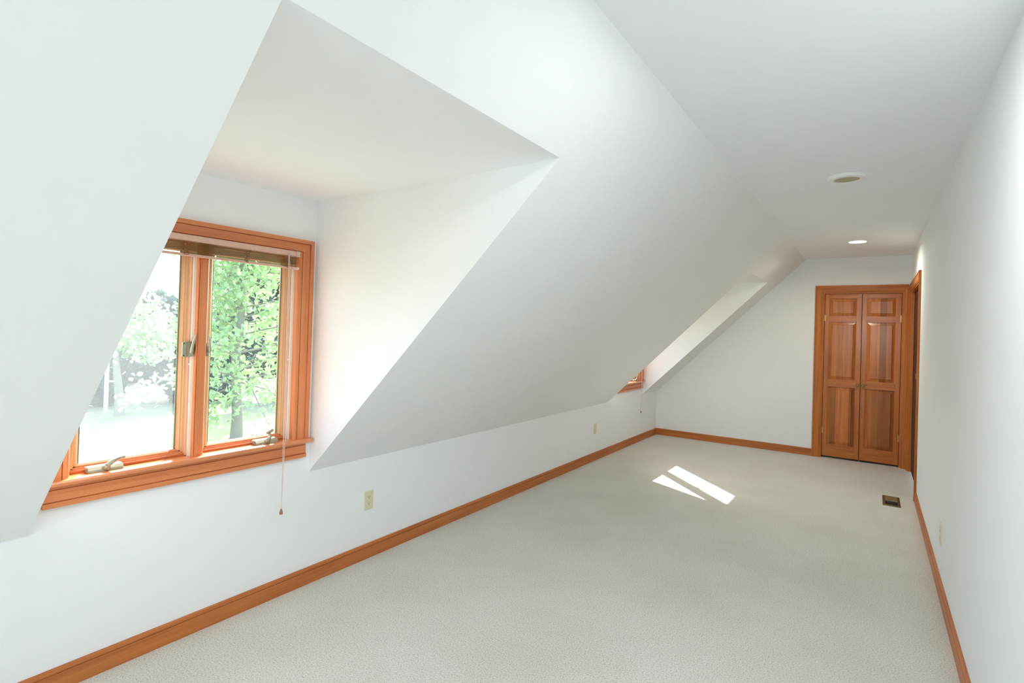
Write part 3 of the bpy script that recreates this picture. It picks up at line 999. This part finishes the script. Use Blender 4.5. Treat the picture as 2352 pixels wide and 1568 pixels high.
def leaves_mesh(mats, low=False):
    V, Fc = [], []
    lv = [Vector(v) for v in LEAF_V]
    lf = LEAF_F
    if low:
        lv = [Vector(v) for v in ((0, -0.5, 0), (0.4, 0, .08), (0, 0.5, 0), (-0.4, 0, .08))]
        lf = [(0, 1, 2), (0, 2, 3)]
    for M in mats:
        o = len(V)
        V += [M @ v for v in lv]
        Fc += [tuple(i + o for i in f) for f in lf]
    return V, Fc


# the nearer leafy tree, its trunk in the pane beside the centre post
TB = Vector((-17.0, 10.6, GZ))
t1 = empty('leafy_tree', TB, 'leafy tree with a pale straight trunk standing on the lawn outside', 'tree')
tr = [TB + Vector((0.05 * math.sin(i * 1.3), 0.05 * math.cos(i * 0.9), i * 0.75)) for i in range(14)]
MB().tube(tr, [0.23, 0.185, 0.17, 0.16, 0.155, 0.15, 0.145, 0.135, 0.125, 0.11, 0.10, 0.08, 0.06, 0.03], 14).build('trunk', BARK, t1, smooth=True)
clusters = []
r = random.Random(21)
for i in range(62):
    hh = 1.75 + 8.0 * (i / 62.0)
    az = i * 2.399 + r.uniform(-.4, .4)
    ln = (4.4 - 0.33 * max(0, hh - 2.0)) * r.uniform(0.7, 1.05)
    if hh > 4.2 and math.sin(az) < 0.0:           # the crown is thinner on its shaded upper side
        ln *= 1 + 0.55 * math.sin(az)
    drop = -0.26 if hh < 2.6 else 0.05
    p0 = TB + Vector((0, 0, hh))
    d = Vector((math.cos(az), math.sin(az), 0))
    p1 = p0 + d * ln * 0.45 + Vector((0, 0, 0.35))
    p2 = p0 + d * ln + Vector((0, 0, ln * (0.10 + drop)))
    MB().tube([p0, p1, p2], [0.045, 0.028, 0.008], 6).build('branch', BARK, t1)
    for k in range(9):
        t = 0.22 + 0.78 * (k + r.random()) / 9.0
        c = p0.lerp(p1, t * 2) if t < .5 else p1.lerp(p2, t * 2 - 1)
        clusters.append((c, 0.22 + 0.26 * t))
# low boughs hanging into view beside the post
for az, ln, hh in ((math.radians(238), 1.5, 2.0), (math.radians(252), 1.2, 1.7), (math.radians(75), 2.2, 2.1)):
    d = Vector((math.cos(az), math.sin(az), 0))
    p0 = TB + Vector((0, 0, hh))
    p2 = p0 + d * ln + Vector((0, 0, -1.25))
    MB().tube([p0, p0.lerp(p2, .5) + Vector((0, 0, .25)), p2], [0.04, 0.025, 0.008], 6).build('branch', BARK, t1)
    for k in range(8):
        clusters.append((p0.lerp(p2, 0.35 + 0.65 * k / 7.0) + Vector((0, 0, .05)), 0.30))
mats = []
for c, rad in clusters:
    for k in range(15):
        p = c + Vector((r.gauss(0, rad), r.gauss(0, rad), r.gauss(0, rad * 0.5)))
        mats.append(leaf_matrix(p, r.uniform(0.13, 0.22), r))
eye = Vector((2.5616, 0, 1.4358))


def shown(M):
    p = M.translation - eye
    z = p.dot(fw)
    px, py = 1176 + F_PX * p.dot(r2) / z, 746.7 - F_PX * p.dot(u2) / z
    if 480 < px < 642 and 600 < py < 1010:
        return (p.length, 0)
    return (p.length + 100, 1)


mats.sort(key=shown)
lm = bpy.data.meshes.new('leaf')
lm.from_pydata(LEAF_V, [], LEAF_F)
lm.materials.append(LEAF)
for M in mats[:300]:
    o = bpy.data.objects.new('leaf', lm)
    C.objects.link(o)
    o.parent = t1
    o.matrix_local = Matrix.Translation(-TB) @ M
V, Fc = leaves_mesh(mats[300:])
b = MB()
b.add(V, Fc)
b.build('foliage', LEAF, t1, kind='stuff')


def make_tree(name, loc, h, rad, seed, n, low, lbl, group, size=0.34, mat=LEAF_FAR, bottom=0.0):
    r = random.Random(seed)
    t = empty(name, loc, lbl, 'tree', group)
    loc = Vector(loc)
    MB().tube([loc + Vector((0.1 * math.sin(i), 0.1 * math.cos(i), h * 0.93 * i / 6)) for i in range(7)], [0.2, 0.17, 0.15, 0.12, 0.09, 0.06, 0.02], 8).build('trunk', BARK, t, smooth=True)
    bl = [(loc + Vector((r.uniform(-1, 1) * rad * .7, r.uniform(-1, 1) * rad * .7, bottom * h + (1 - bottom) * h * (0.06 + 0.86 * r.random()))), rad * r.uniform(.3, .5)) for _ in range(22)]
    ms = []
    for k in range(n):
        c, q = bl[k % len(bl)]
        u = Vector((r.gauss(0, 1), r.gauss(0, 1), r.gauss(0, 1))).normalized()
        p = c + u * q * r.uniform(.75, 1.05)
        if p.z < GZ + 0.05:
            p.z = GZ + 0.05 + r.random() * .3
        ms.append(leaf_matrix(p, r.uniform(.7, 1.3) * size, r, 0.9))
    V, Fc = leaves_mesh(ms, low)
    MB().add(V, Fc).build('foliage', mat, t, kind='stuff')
    return t


# a second light leafy tree further off, in the pane beyond the post
make_tree('leafy_tree', (-25.0, 9.6, GZ), 5.2, 2.0, 5, 2600, False, 'light green leafy tree seen through the dusty hazy pane', None, size=0.2, mat=LEAF, bottom=0.58)
# the dark woodland edge, two staggered rows
for i in range(4, 14):
    row = i % 2
    az = math.radians(42 + i * 4.0)
    dist = 33.5 if row == 0 else 44
    x, y = 2.56 - math.sin(az) * dist, math.cos(az) * dist
    hgt = 10.0 * (1 + 0.25 * row) if az < math.radians(63) else 5.4 + 0.4 * row
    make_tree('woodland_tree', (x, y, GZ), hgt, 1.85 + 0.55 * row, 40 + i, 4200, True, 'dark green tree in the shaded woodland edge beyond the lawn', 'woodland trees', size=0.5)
o = MB().box(-27.12, -26.98, 9.8, 9.94, GZ - 0.2, -0.55).build('post', POSTW, bevel=0.01)
tag(o, 'slim white post standing on the far lawn', 'post')
